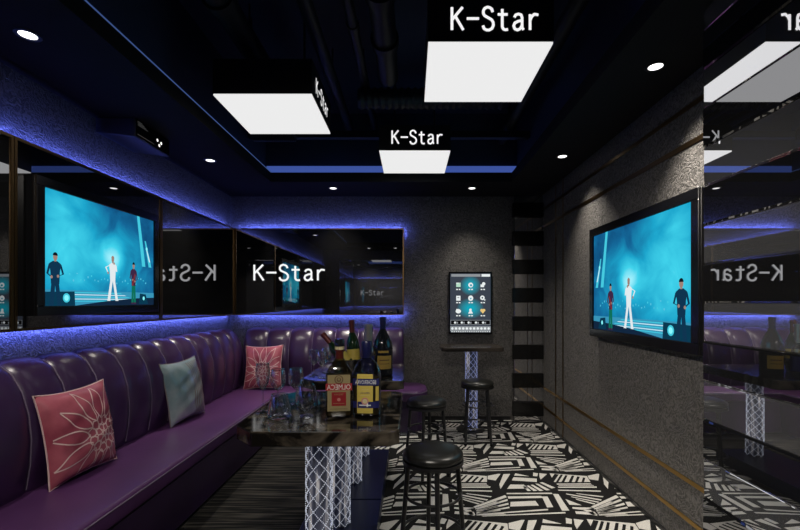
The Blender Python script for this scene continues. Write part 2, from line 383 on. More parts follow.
# ------------------------------------------------------------------ geometric carpet + streaked rug
W = [
 [(473, 508.5), (475, 510), (507, 497.5), (505, 495)], [(476, 510.5), (477, 511.5), (508, 501.2), (507.5, 499)],
 [(477, 512.2), (478, 513.2), (509, 505.2), (508.5, 503)], [(478, 514), (478.5, 514.8), (510, 508.8), (509.5, 507)],
 [(478, 515.3), (479, 516.2), (549, 511), (549, 509.3)], [(480, 517), (482, 517.8), (567, 514.2), (566, 512.6)],
 [(462, 509.5), (471, 510.5), (475, 517.5), (471, 516.5)],
 [(506, 493.8), (552, 493.4), (553.5, 495), (506, 495.2)], [(552, 493.5), (557.5, 493.8), (570.5, 513), (563, 513.2)],
 [(507, 497.2), (541.5, 496.6), (543.5, 499), (508, 499.8)], [(541.3, 496.6), (547, 496.6), (554, 509), (547.5, 509.4)],
 [(510, 502.6), (535.5, 501.3), (539.5, 506.8), (510, 508)],
 [(564.7, 499.3), (582.4, 506.6), (569.7, 506)], [(571.8, 507.9), (594, 508.6), (583, 511.2), (572.5, 509.7)],
 [(574.6, 512.0), (594.5, 512.6), (598.5, 516.5), (575.9, 515)],
 [(593.7, 510.2), (610, 501.7), (614, 502.6), (595, 511.1)], [(595.9, 511.7), (613.5, 506), (616.5, 507.4), (597, 513)],
 [(597, 513.6), (618, 510), (621, 511.4), (598, 515)], [(598, 515.5), (624, 513.8), (629, 515.4), (599, 516.6)],
 [(564.7, 493.7), (602.5, 500.8), (602, 502.2), (566, 495)], [(570, 496.7), (600, 503.2), (599, 504.2), (571, 497.7)],
 [(575, 499.2), (596, 504.8), (595, 505.9), (576, 500.4)], [(575, 493.8), (604, 497.4), (603.5, 498.6), (577, 494.8)],
 [(557, 487.4), (597, 487.2), (597.6, 488.7), (558, 488.8)], [(556, 484.4), (591, 484.2), (592.5, 485.4), (556.5, 485.5)],
 [(557, 490.4), (601, 491.4), (602, 492.8), (558, 491.6)], [(558, 486), (594, 485.9), (594.5, 486.6), (558, 486.7)],
 [(548.5, 473.4), (587, 476.5), (591.6, 483.5), (554, 483.5)],
 [(487.5, 476.5), (498, 474.2), (500.6, 474.2), (496, 482), (487.5, 480.5)], [(503, 474), (510, 473.7), (501, 491.5), (499.5, 486)],
 [(515, 473.8), (530, 477.3), (514, 476.6)], [(513, 477.6), (537, 479.3), (537.5, 483.3), (511.5, 481.4)],
 [(510, 485), (524, 485.2), (529, 489.8), (507, 490)], [(533, 473), (538, 474), (537.5, 477.5), (533, 477)],
 [(539, 473.5), (547, 474.5), (541, 481), (539.5, 478)],
 [(522, 487), (524.5, 486.5), (531.5, 492), (528, 492.3)], [(526, 486), (528.5, 486), (538, 492), (534, 492.5)],
 [(530, 485.3), (532.5, 485), (544, 492), (540, 492.5)], [(534.5, 484), (537.5, 484), (551, 491.5), (546.5, 492)],
 [(539, 483), (542, 482.5), (556, 489), (552, 490)]]
B = [[(554.8, 475), (559, 475.5), (553.5, 482.6), (549.8, 481)], [(560.8, 475.6), (563.2, 476), (558.2, 482.8), (555.7, 482.8)],
 [(565.5, 476.2), (567.7, 476.5), (564.2, 482.9), (561.2, 482.9)], [(572, 476.6), (574.5, 476.8), (571.5, 483), (568.2, 483)],
 [(577.4, 477.5), (580, 477.8), (577.4, 482.8), (574.7, 482.8)], [(583, 478.4), (585.4, 479), (584, 482.8), (581.5, 482.8)]]
def fl(x, y): d = EYE * F / (y - 302.); return ((x - 411.) * d / F, d)
CX0, CX1, CY0, CY1 = -.34, XR - .002, YF + .002, YB - .012
def clip(poly):
    for ax, lim, sg in ((0, CX0, 1), (0, CX1, -1), (1, CY0, 1), (1, CY1, -1)):
        out = []
        for i in range(len(poly)):
            p, q = poly[i - 1], poly[i]; a = (p[ax] - lim) * sg; b = (q[ax] - lim) * sg
            if (a >= 0) != (b >= 0):
                t_ = a / (a - b); out.append((p[0] + (q[0] - p[0]) * t_, p[1] + (q[1] - p[1]) * t_))
            if b >= 0: out.append(q)
        poly = out
        if len(poly) < 3: return None
    return poly
cp = MB(); cp.keep = True
cp.box((CX0, CY0, .0003), (CX1, CY1, .006), 0)
for i in range(-4, 4):
    for j in range(-6, 4):
        for lst, z, mi in ((W, .0066, 1), (B, .0072, 0)):
            for p in lst:
                q = [fl(*v) for v in p]; gx = sum(v[0] for v in q) / len(q); gy = sum(v[1] for v in q) / len(q); kk_ = .86 if mi else 1.06; q = [(gx + (v[0] - gx) * (.97 if mi else 1), gy + (v[1] - gy) * kk_) for v in q]; q = clip([(x + .78 * i, y + .71 * j) for x, y in q])
                if q:
                    a = sum(q[n_][0] * q[(n_ + 1) % len(q)][1] - q[(n_ + 1) % len(q)][0] * q[n_][1] for n_ in range(len(q)))
                    if a < 0: q = q[::-1]
                    if abs(a) > 1e-6: cp.add([(x, y, z) for x, y in q], [tuple(range(len(q)))], mi)
tag(cp.build('carpet', [M['carpet_black'], M['carpet_white']]), 'black and ivory carpet of jagged geometric shapes covering the right half of the floor', 'carpet')
rg = MB().box((-1.385, YF + .002, .0003), (CX0 - .002, 4.20, .006))
tag(rg.build('rug', M['rug']), 'dark carpet with thin grey streaks between purple sofa and marble tables', 'carpet')

# ------------------------------------------------------------------ banquette sofa (L-shaped, one thing)
sofa = thing('sofa', 'L-shaped purple leather banquette with channelled back along left and back walls', 'sofa', (0, 0, 0))
def path_pts():
    """front line of the wall behind the backrest, with arc length, as (x, y, nx, ny, s)"""
    r = .10; P = []
    x0, y1 = XL, YB
    n1 = 200; L1 = (y1 - r) - (YF + .02)
    for i in range(n1 + 1): P.append((x0, YF + .02 + L1 * i / n1, 1., 0.))
    return P, L1
def channel_run(pa, pb, nrm, width, prof, first=0., amt=.028):
    """one straight run of padded channels between pa and pb; prof = (offset from wall, z)"""
    pa, pb = Vector(pa), Vector(pb); d = pb - pa; Ln = d.length; d /= Ln; nrm = Vector(nrm)
    n = max(1, round((Ln - first) / width)); wd = (Ln - first) / n
    ts = []
    for c in range(n):
        for q in (0, .03, .08, .18, .34, .5, .66, .82, .92, .97): ts.append((first + (c + q) * wd, q))
    ts.append((Ln, 0.))
    vs = []; npf = len(prof); cum = [0]
    for s, q in ts:
        bulge = amt * (1 - abs(2 * q - 1) ** 4)
        for i, (o, z) in enumerate(prof):
            k_ = math.sin(PI * min(1, max(0, (i + .3) / (npf - 1)))) ** .5 if 0 < i < npf - 1 else .0
            p0 = prof[max(i - 1, 0)]; p1 = prof[min(i + 1, npf - 1)]
            tx, tz = p1[0] - p0[0], p1[1] - p0[1]; l = math.hypot(tx, tz) or 1
            no, nz = tz / l, -tx / l
            oo = o + no * bulge * k_; zz = z + nz * bulge * k_
            b = pa + d * s + nrm * oo
            vs.append((b.x, b.y, zz))
    fs = [(i * npf + j, (i + 1) * npf + j, (i + 1) * npf + j + 1, i * npf + j + 1) for i in range(len(ts) - 1) for j in range(npf - 1)]
    m = len(ts) - 1
    fs += [tuple(range(npf)), tuple(m * npf + j for j in range(npf - 1, -1, -1))]
    # highlight piping in the seams
    return vs, fs, [first + c * wd for c in range(n + 1)]
bprof = [(.21, .38), (.225, .46), (.245, .58), (.25, .70), (.238, .82), (.205, .93), (.155, 1.01), (.10, 1.05), (.05, 1.055), (.02, 1.03), (.015, .9), (.015, .38)]
for (pa, pb, nr, wdt) in (((XL, YF + .02), (XL, YB - .24), (1, 0), .242), ((XL + .235, YB), (-.085, YB), (0, -1), .25)):
    vs, fs, seams = channel_run(pa, pb, nr, wdt, bprof)
    o = MB().add(vs, fs).build('backrest', M['leather'], sofa, smooth=60)
    pp = MB(); D = (Vector(pb) - Vector(pa)).normalized(); nv = Vector(nr)
    for s in seams[1:-1]:
        pts = []
        for (oo, z) in bprof[1:9]:
            b = Vector(pa) + D * s + nv * (oo + .003); pts.append((b.x, b.y, z + (.003 if z > .95 else 0)))
        pp.tube(pts, .0032, 6)
    pp.build('seam_highlight_piping', M['piping'], o, smooth=True)  # pale tubes stand in for highlights along the channel seams
# corner fill between the two backs
cvs = []
for a in range(7):
    pass
# seats
def rounded_prism(poly, z0, z1, r, seg=4):
    return poly
SX, SYb = -1.345, 4.34      # front lines of the seat
seat_poly = [(XL + .02, YF + .02), (SX, YF + .02), (SX, SYb), (.02, SYb), (.10, SYb + .03), (.155, SYb + .10), (.175, SYb + .20), (.165, YB - .17), (.13, YB - .09), (.07, YB - .02), (XL + .02, YB - .02)]
mbs = MB().prism(seat_poly, .34, .445)
o = mbs.build('seat', M['leatherseat'], sofa, smooth=50, bevel=.022, seg=4, ang=60)
pz = MB(); pz.tube([(SX + .0005, YF + .03, .425), (SX + .0005, SYb + .0, .425)], .0038, 6)
pz.tube([(SX, SYb - .0005, .425), (.02, SYb - .0005, .425), (.10, SYb + .03, .425), (.155, SYb + .10, .425), (.175, SYb + .20, .425)], .0038, 6)
pz.build('seat_piping', M['piping'], o, smooth=True)
base = []
BX = -1.385
base_poly = [(XL + .02, YF + .02), (BX + .03, YF + .02), (BX + .03, SYb + .03), (-.02, SYb + .03), (.07, SYb + .06), (.12, SYb + .13), (.135, SYb + .22), (.12, YB - .17), (.08, YB - .1), (.03, YB - .02), (XL + .02, YB - .02)]
bb = MB(); n = len(base_poly)
low = []
for (x, y) in base_poly: low.append((x - .03 if abs(x - (BX + .03)) < .01 else x, y))
vs = [(x, y, .024) for x, y in low] + [(x, y, .34) for x, y in base_poly]
bb.add(vs, [tuple(range(n - 1, -1, -1)), tuple(range(n, 2 * n))] + [(i, (i + 1) % n, n + (i + 1) % n, n + i) for i in range(n)])
bb.build('base', M['leather'], sofa)
pl = MB().prism([(x - .01 if x > XL + .1 else x, y) for x, y in low], .0078, .024)
pl.build('plinth_trim', M['steel'], sofa)

# ------------------------------------------------------------------ pillows
def pillow(name, label, bottom, top, udir, w, thick, mats, motif):
    b, tp = Vector(bottom), Vector(top); up = (tp - b); h = up.length; up.normalize(); u = Vector(udir); u = (u - up * u.dot(up)).normalized(); nr = u.cross(up).normalized()
    root = thing(name, label, 'cushion', bottom)
    def surf(a, c, side=1, off=0.):           # a, c in -1..1
        pinch = 1 - .09 * (1 - abs(a) ** 2.2) * abs(c) ** 3
        pinch2 = 1 - .09 * (1 - abs(c) ** 2.2) * abs(a) ** 3
        x = a * w / 2 * pinch2; z = h / 2 + c * h / 2 * pinch
        f = max(0, (1 - abs(a) ** 3) * (1 - abs(c) ** 3)) ** .55
        wr = .004 * math.sin(9 * a + 5 * c) * f + .003 * math.sin(14 * c - 6 * a) * f
        return u * x + up * z + nr * side * (thick / 2 * f * (1 if side > 0 else .3) + off + (wr if side > 0 else 0))
    n = 22; mb = MB()
    for side in (1, -1):
        vs = [surf(-1 + 2 * i / n, -1 + 2 * j / n, side) for j in range(n + 1) for i in range(n + 1)]
        mb.add(vs, [(j * (n + 1) + i, j * (n + 1) + i + 1, (j + 1) * (n + 1) + i + 1, (j + 1) * (n + 1) + i) for j in range(n) for i in range(n)], 0)
    o = mb.build('cover', mats[0], root, smooth=70, merge=True)
    m2 = MB()
    for st, lw in motif:
        P = []
        for i in range(len(st) - 1):
            (a0, c0), (a1, c1) = st[i], st[i + 1]; sg = max(2, int(math.hypot(a1 - a0, c1 - c0) / .07))
            for q in range(sg): P.append((a0 + (a1 - a0) * q / sg, c0 + (c1 - c0) * q / sg))
        P.append(st[-1]); P = [p for p in P if abs(p[0]) < .96 and abs(p[1]) < .96]
        for (a0, c0), (a1, c1) in zip(P, P[1:]):
            d = Vector((a1 - a0, c1 - c0)); l = d.length
            if l < 1e-6 or l > .2: continue
            nn = Vector((-d.y, d.x)) / l * lw / 2
            m2.add([surf(a0 - nn.x, c0 - nn.y, 1, .0022), surf(a1 - nn.x, c1 - nn.y, 1, .0022), surf(a1 + nn.x, c1 + nn.y, 1, .0022), surf(a0 + nn.x, c0 + nn.y, 1, .0022)], [(0, 1, 2, 3)])
    m2.build('flower_pattern' if len(motif) > 30 else 'woven_stripes', mats[1], o)
    ed = MB()
    ring = [surf(-1 + 2 * i / 16, -1) for i in range(16)] + [surf(1, -1 + 2 * i / 16) for i in range(16)] + [surf(1 - 2 * i / 16, 1) for i in range(16)] + [surf(-1, 1 - 2 * i / 16) for i in range(16)]
    ed.tube(ring, .004, 6, closed=True).build('piping', mats[1], root, smooth=True)
    return root
def flower(cx, cy, seed=1):
    r = random.Random(seed); out = []
    def petal(ang, r0, r1, wd):
        ca, sa = math.cos(ang), math.sin(ang); L_, R_ = [], []
        for i in range(9):
            q = i / 8; rr = r0 + (r1 - r0) * q; ww = wd * math.sin(PI * q ** .8) * (rr if r1 < .6 else .62)
            L_.append((cx + ca * rr - sa * ww, cy + sa * rr + ca * ww)); R_.append((cx + ca * rr + sa * ww, cy + sa * rr - ca * ww))
        return L_, R_
    for i in range(13):
        for sd in petal(2 * PI * i / 13 + .1, .36, 1.12 + .3 * r.random(), .22): out.append((sd, .028))
    for i in range(11):
        for sd in petal(2 * PI * i / 11, .2, .44, .32): out.append((sd, .026))
    for i in range(7):
        for sd in petal(2 * PI * i / 7, .06, .24, .5): out.append((sd, .024))
    out.append(([(cx + .05 * math.cos(a * PI / 6), cy + .05 * math.sin(a * PI / 6)) for a in range(13)], .03))
    return out
pillow('cushion', 'pink satin cushion with pale flower, nearest one on the left run of the sofa', (-1.735, 2.27, .447), (-1.815, 2.27, .91), (.07, 1, 0), .43, .15, (M['pink'], M['pinkline']), flower(.32, -.2))
strp = [([(.15 + .1 * k_, -1), (.1 + .1 * k_, -.3), (.2 + .1 * k_, .4), (.12 + .1 * k_, 1)], .035) for k_ in range(8)]
pillow('cushion', 'silvery teal satin cushion on the left run of the purple sofa', (-1.73, 3.31, .447), (-1.815, 3.31, .915), (.12, 1, 0), .42, .15, (M['teal'], M['tealline']), strp)
pillow('cushion', 'pink flower cushion against the back wall run of the sofa, behind the champagne flute', (-1.56, 4.46, .447), (-1.57, 4.555, .90), (1, -.12, 0), .42, .14, (M['pink'], M['pinkline']), flower(.1, -.2, 3))

# ------------------------------------------------------------------ wall mirrors, signs and blue light strips
ZM0, ZM1 = 1.215, 2.20; MX, MY = -2.0, 4.82
def wall_mirror(label, side, a0, a1):
    if side == 'left':
        r = thing('wall_mirror', label, 'mirror', (MX, (a0 + a1) / 2, ZM0)); h = (a1 - a0) / 2
        bx = lambda m, y0, y1, z0, z1, x0, x1: m.box((x0, y0, z0), (x1, y1, z1))
        MB().box((-.016, -h + .012, .012), (0, h - .012, ZM1 - ZM0 - .012)).build('mirror_glass', M['mirror_dark'], r)
        fr = MB(); H = ZM1 - ZM0
        for y0, y1, z0, z1 in ((-h, h, 0, .014), (-h, h, H - .014, H), (-h, -h + .014, .014, H - .014), (h - .014, h, .014, H - .014)):
            fr.box((-.02, y0, z0), (.006, y1, z1))
        fr.build('mirror_frame', M['darkgold'], r)
        MB().box((XL - MX, -h + .1, .25), (-.02, h - .1, H - .25)).build('mounting_batten', M['blackmetal'], r)
    else:
        r = thing('wall_mirror', label, 'mirror', ((a0 + a1) / 2, MY, ZM0)); h = (a1 - a0) / 2; H = ZM1 - ZM0
        MB().box((-h + .012, 0, .012), (h - .012, .016, H - .012)).build('mirror_glass', M['mirror_dark'], r)
        fr = MB()
        for x0, x1, z0, z1 in ((-h, h, 0, .014), (-h, h, H - .014, H), (-h, -h + .014, .014, H - .014), (h - .014, h, .014, H - .014)):
            fr.box((x0, -.006, z0), (x1, .02, z1))
        fr.build('mirror_frame', M['darkgold'], r)
        MB().box((-h + .1, .02, .25), (h - .1, YB - MY, H - .25)).build('mounting_batten', M['blackmetal'], r)
    return r
wall_mirror('dark wall mirror at the near end of the left wall, before the television', 'left', YF + .005, 2.135)
wall_mirror('dark wall mirror behind the left television', 'left', 2.14, 3.395)
wall_mirror('dark wall mirror at the far end of the left wall, reflecting reversed K-Star letters', 'left', 3.40, 4.815)
wall_mirror('wide dark mirror on the back wall carrying white K-Star letters', 'back', -1.995, -.08)
ks = thing('wall_sign', 'white K-Star lettering on the dark mirror of the back wall', 'sign', (-1.775, MY - .0075, 1.608))
kstar(ks, (0, 0, 0), (1, 0, 0), (0, 0, 1), .178, .79)
def led(label, a, b, face):
    o = MB().box(a, b, [1 if k_ == face else 0 for k_ in range(6)]).build('led_strip', [M['blackmetal'], M['led' if a[2] > 2 else 'led_low']]); tag(o, label, 'light strip', 'blue light strips behind the wall mirrors')
led('blue light strip above the mirrors on the left wall', (-2.028, YF + .06, 2.160), (-2.0205, 4.80, 2.192), 5)
led('blue light strip under the mirrors on the left wall', (-2.028, YF + .06, 1.223), (-2.0205, 4.80, 1.255), 5)
led('blue light strip above the mirror on the back wall', (-1.97, MY + .0205, 2.160), (-.09, MY + .028, 2.192), 4)
led('blue light strip under the mirror on the back wall', (-1.97, MY + .0205, 1.223), (-.09, MY + .028, 1.255), 4)
# glow band in the ceiling opening
o = MB().box((OX0 - .06, OY1 + .055, ZS + t + .004), (OX1 + .06, OY1 + .069, 2.757)).build('led_strip', M['cove'])
tag(o, 'blue glowing band at the far edge of the ceiling opening', 'light strip')
o = MB().box((OX0 - .03, OY0, ZS + t), (OX0 + .004, OY1, ZS + t + .006)).build('led_strip', M['coveline'])
tag(o, 'thin blue line along the left edge of the ceiling opening', 'light strip')
# mirror on the wall behind the viewer, seen only in reflections
r = thing('wall_mirror', 'grey mirror on the wall facing the K-Star mirror, seen only as a pale reflection', 'mirror', (-.9, YF, 1.1))
MB().box((-.78, 0.0005, 0), (.76, .02, 1.25)).build('mirror_glass', M['mirror_grey'], r)

# ------------------------------------------------------------------ right mirrored pier of alternating strips, and the striped pier at the back
PZ = .161
def zb(kk): return min(ZS - .001, max(.0085, EYE - .004 + PZ * kk))
r = thing('mirrored_pier', 'pier clad in alternating clear and black mirror strips at the right edge', 'mirrored pier', (1.215, 0, 0))
MB().box((.02, YF + .003, .0085), (.2845, 1.756, ZS - .001)).build('core', M['blackmetal'], r)
for kk in range(-9, 8):
    z0, z1 = zb(kk), zb(kk + 1)
    if z1 - z0 < .01: continue
    dk = kk % 2 == 0
    mb = MB().box((0 if not dk else -.004, YF + .004, z0), (.0198, 1.768, z1))
    mb.build('mirror_strip', M['mirror_black' if dk else 'mirror_clear'], r, bevel=.006, seg=1)
r = thing('striped_pier', 'pier with alternating gloss black and grey bands in the far right corner', 'striped pier', (1.15, 4.8, 0))
MB().box((.03, .05, .0085), (.3495, .0985, ZS - .001)).build('core', M['blackmetal'], r)
for kk in range(-9, 8):
    z0, z1 = zb(kk), zb(kk + 1)
    if z1 - z0 < .01: continue
    dk = kk % 2 == 0
    MB().box((0 if dk else .025, .0 if dk else .03, z0), (.3495, .05, z1)).build('band', M['strip_black' if dk else 'strip_grey'], r, bevel=.003, seg=1)

# ------------------------------------------------------------------ televisions
def tv(label, loc, rz, w, h, bez, flip, depth):
    """local: x along the screen (viewer's left to right), -y towards the viewer, z up, origin at lower left of the screen"""
    r = thing('television', label, 'television', loc, rz)
    fr = MB()
    fr.box((-bez, 0, -bez), (w + bez, depth, h + bez))
    for a, b, c, d in ((-bez, w + bez, -bez, 0), (-bez, w + bez, h, h + bez), (-bez, 0, 0, h), (w, w + bez, 0, h)):
        fr.box((a, -.014, c), (b, 0, d))
    fr.build('frame', M['blackgloss'], r, bevel=.003, seg=1)
    sc = MB(); Z = [0]
    mats = ['screen', 'suit_white', 'suit_navy', 'skin_stage', 'hair_dark', 'jacket_plum', 'trousers_green', 'stage_dark', 'stage_floor', 'stage_white', 'spot_cyan', 'beam_cyan', 'speaker_blue', 'guitar_red', 'crowd_cyan']
    ix = {n_: i for i, n_ in enumerate(mats)}
    def P(pts, m):
        Z[0] += 1; y = -.0015 - Z[0] * .00006
        q = [((1 - u_ if flip else u_) * w, y, v_ * h) for u_, v_ in pts]
        sc.add(q, [tuple(range(len(q)))], ix[m])
    sc.add([(0, -.0012, 0), (w, -.0012, 0), (w, -.0012, h), (0, -.0012, h)], [(0, 1, 2, 3)], 0)
    def disc(u_, v_, ru, rv, m, n=14): P([(u_ + ru * math.cos(2 * PI * i / n), v_ + rv * math.sin(2 * PI * i / n)) for i in range(n)], m)
    # light beams upper right, stage, speakers
    P([(.80, 1.0), (.83, 1.0), (.90, .44), (.86, .44)], 'beam_cyan'); P([(.89, .74), (.905, .74), (.975, .44), (.94, .44)], 'beam_cyan')
    P([(.905, .66), (.915, .66), (.96, .5), (.945, .5)], 'stage_white'); disc(.915, .65, .012, .02, 'spot_cyan')
    for i in range(26):
        rr = random.Random(i); disc(.18 + .72 * i / 25, .22 + .08 * rr.random(), .003 + .004 * rr.random(), .006 + .006 * rr.random(), 'crowd_cyan' if i % 3 else 'beam_cyan', 8)
    P([(.0, .0), (1, 0), (1, .14), (0, .14)], 'stage_floor')
    for i in range(5): P([(.18, .125 - .02 * i), (.62 + .04 * i, .125 - .02 * i), (.64 + .04 * i, .117 - .02 * i), (.16, .117 - .02 * i)], 'stage_white' if i % 2 else 'beam_cyan')
    P([(.22, .0), (1, 0), (1, .085), (.8, .075), (.5, .045)], 'stage_dark')
    P([(.0, 0), (.22, 0), (.215, .13), (.0, .12)], 'speaker_blue'); disc(.155, .07, .026, .042, 'beam_cyan'); disc(.155, .07, .016, .026, 'spot_cyan')
    P([(.82, .01), (.93, .01), (.90, .12), (.83, .13)], 'speaker_blue'); disc(.875, .075, .012, .022, 'spot_cyan')
    def man(cx, y0, H, suit, legs, skin, hair, step, arm_l, arm_r, wd=1.):
        k_ = H * .42 * wd
        def q(pts, m): P([(cx + a * k_, y0 + b * H) for a, b in pts], m)
        q([(-.20, .48), (.02, .48), (-.06 - step, .03), (-.30 - step, .03)], legs); q([(-.02, .48), (.20, .48), (.32 + step, .03), (.10 + step, .03)], legs)
        q([(-.34 - step, 0), (-.05 - step, 0), (-.06 - step, .04), (-.28 - step, .04)], suit); q([(.08 + step, 0), (.38 + step, 0), (.32 + step, .04), (.1 + step, .04)], suit)
        q([(-.23, .44), (.23, .44), (.26, .66), (.33, .80), (.12, .85), (-.12, .85), (-.33, .80), (-.26, .66)], suit)
        for sg, arm in ((-1, arm_l), (1, arm_r)):
            (ex, ey), (hx, hy) = arm; sxp = sg * .29
            q([(sxp - .06, .79), (sxp + .06, .79), (ex + .055, ey), (ex - .055, ey)], suit); q([(ex - .055, ey), (ex + .055, ey), (hx + .045, hy), (hx - .045, hy)], suit)
            q([(hx + .07 * math.cos(t_ * PI / 4), hy + .03 * math.sin(t_ * PI / 4)) for t_ in range(8)], skin)
        q([(-.06, .84), (.06, .84), (.06, .89), (-.06, .89)], skin)
        q([(.125 * math.cos(t_ * PI / 6), .925 + .07 * math.sin(t_ * PI / 6)) for t_ in range(12)], skin)
        q([(.14 * math.cos(t_ * PI / 6), .95 + .06 * math.sin(t_ * PI / 6)) for t_ in range(7)], hair)
    man(.075, -.02, .48, 'suit_navy', 'suit_navy', 'skin_stage', 'hair_dark', .03, ((-.42, .62), (-.2, .56)), ((.44, .62), (.15, .58)), .62)
    man(.54, .045, .46, 'suit_white', 'suit_white', 'skin_stage', 'skin_stage', .16, ((-.62, .74), (-.42, .62)), ((.36, .66), (.12, .84)), .55)
    man(.755, .01, .46, 'jacket_plum', 'trousers_green', 'skin_stage', 'hair_dark', -.05, ((-.4, .62), (-.1, .58)), ((.42, .6), (.15, .55)), .5)
    P([(.735, .22), (.748, .21), (.775, .34), (.768, .35)], 'guitar_red')
    sc.uv = (lambda co: ((1 - co.x / w) if flip else co.x / w, co.z / h))
    sc.keep = True
    sc.build('screen', [M[n_] for n_ in mats], r)
    return r
# left: facing +X ; local +x must be world +y, local -y must be world +x
tv('black television on the left mirror wall showing a singer in a white suit', (-1.95, 2.252, 1.343), PI / 2, .962, .632, .052, False, .047)
tv('large black television on the grey right wall showing a concert', (1.445, 3.352, 1.155), -PI / 2, 1.175, .725, .06, True, .053)

# ------------------------------------------------------------------ touch screen on the back wall
r = thing('touch_screen', 'upright song selection touch screen with glowing icons on the back wall', 'touch screen', (.433, YB, 1.0))
w, h = .492, .71
MB().box((0, -.03, 0), (w, -.0005, h)).build('frame', M['blackgloss'], r, bevel=.004, seg=1)
for q in range(7):
    a_ = (q + 1) / 7; flatE('ui_g%d' % q, (.045 - .038 * a_, .055 + .31 * a_, .075 + .40 * a_))
uim = ['ui_g%d' % q for q in range(7)] + ['ui_slate', 'ui_cyan', 'ui_mid', 'ui_white', 'ui_grey', 'ui_black', 'ui_gold', 'ui_green']
sc = MB(); Z = [0]
def U(pts, m):
    Z[0] += 1; y = -.031 - Z[0] * .00005
    # pts given in the 424x530 view of the panel: (68..357, 60..470)
    sc.add([((px - 60) / 302 * w, y, h - (py - 50) / 432 * h) for px, py in pts], [tuple(range(len(pts)))], uim.index(m))
def R(x0, y0, x1, y1, m): U([(x0, y1), (x1, y1), (x1, y0), (x0, y0)], m)
def O(cx, cy, rx, ry, m, n=16): U([(cx + rx * math.cos(2 * PI * i / n), cy - ry * math.sin(2 * PI * i / n)) for i in range(n)], m)
R(70, 62, 354, 472, 'ui_slate')
for q in range(7): O(212, 145, 72 - 9 * q, 68 - 8.5 * q, 'ui_g%d' % q, 24)
for q in range(7): O(212, 305, 92 - 11 * q, 70 - 8.5 * q, 'ui_g%d' % q, 24)
R(78, 66, 283, 84, 'ui_grey'); R(290, 66, 350, 84, 'ui_white')
for j, cy in enumerate((142, 234, 325)):
    for i, cx in enumerate((127, 214, 299)):
        kd = j * 3 + i
        if kd == 0: R(112, cy - 16, 143, cy + 14, 'ui_green'); R(112, cy - 16, 130, cy - 10, 'ui_white')
        elif kd == 1: O(cx, cy, 17, 17, 'ui_white'); O(cx + 2, cy + 2, 8, 8, 'ui_cyan')
        elif kd == 2: O(cx + 6, cy - 8, 12, 12, 'ui_white'); R(283, cy - 4, 308, cy + 15, 'ui_white')
        elif kd == 3: R(112, cy - 17, 142, cy + 17, 'ui_white'); R(120, cy - 6, 134, cy - 2, 'ui_slate')
        elif kd == 4: O(cx, cy, 18, 19, 'ui_white'); U([(cx - 8, cy - 2), (cx, cy + 10), (cx + 8, cy - 2)], 'ui_cyan')
        elif kd == 5: O(cx - 3, cy - 3, 16, 16, 'ui_white'); O(cx - 3, cy - 3, 6, 6, 'ui_slate'); R(cx + 8, cy + 8, cx + 18, cy + 16, 'ui_white')
        elif kd == 6: O(cx, cy, 19, 15, 'ui_white'); R(cx - 15, cy - 16, cx + 4, cy, 'ui_white')
        elif kd == 7: O(cx - 2, cy - 9, 9, 10, 'ui_white'); U([(cx - 18, cy + 16), (cx + 16, cy + 16), (cx + 8, cy), (cx - 10, cy)], 'ui_white')
        else: O(cx - 8, cy - 7, 10, 10, 'ui_gold'); O(cx + 8, cy - 7, 10, 10, 'ui_gold'); U([(cx - 17, cy - 4), (cx, cy + 17), (cx + 17, cy - 4)], 'ui_gold')
        for q in (-1, 1): R(cx + q * 9 - 6, cy + 27, cx + q * 9 + 6, cy + 35, 'ui_white')
R(72, 386, 352, 420, 'ui_grey'); R(75, 389, 349, 417, 'ui_black')
for i, cx in enumerate((110, 157, 205, 257, 307)): O(cx - 6, 404, 8, 8, 'ui_white', 8); R(cx + 4, 399, cx + 14, 411, 'ui_grey')
R(70, 430, 354, 462, 'ui_grey')
for i in range(11): O(85 + i * 25.5, 445, 9, 9, 'ui_white', 8)
for i in range(18): R(78 + i * 15.5, 464, 87 + i * 15.5, 470, 'ui_white')
sc.keep = True
sc.build('screen', [M[n_] for n_ in uim], r)

# ------------------------------------------------------------------ hanging light boxes
def light_box(label, x0, x1, y0, y1, side):
    z0, z1 = 2.634, 2.85; cx, cy = (x0 + x1) / 2, (y0 + y1) / 2
    r = thing('light_box', label, 'ceiling light', (cx, cy, z0), 0, 'square ceiling light boxes')
    hx, hy = (x1 - x0) / 2, (y1 - y0) / 2
    MB().box((-hx, -hy, .004), (hx, hy, z1 - z0)).build('housing', M['blackmetal'], r)
    MB().box((-hx + .003, -hy + .003, -.006), (hx - .003, hy - .003, .0035)).build('light_panel', M['panel'], r)
    for sx_ in (-1, 1): MB().tube([(sx_ * hx * .6, 0, z1 - z0), (sx_ * hx * .6, 0, ZC - z0)], .008, 8).build('hanger_rod', M['blackmetal'], r)
    if side == 'front': kstar(r, (-.19, -hy - .002, .058), (1, 0, 0), (0, 0, 1), .112, .665)
    else: kstar(r, (hx + .002, -.19, .058), (0, 1, 0), (0, 0, 1), .100, .665)
light_box('large square white ceiling light with K-Star on its front, the one nearest the viewer', .082, .698, 2.077, 2.688, 'front')
light_box('square white ceiling light at the left with K-Star on its right side face', -1.212, -.605, 2.597, 3.20, 'side')
light_box('smallest looking square ceiling light with K-Star on its front, by the blue band', -.269, .3325, 3.569, 4.178, 'front')

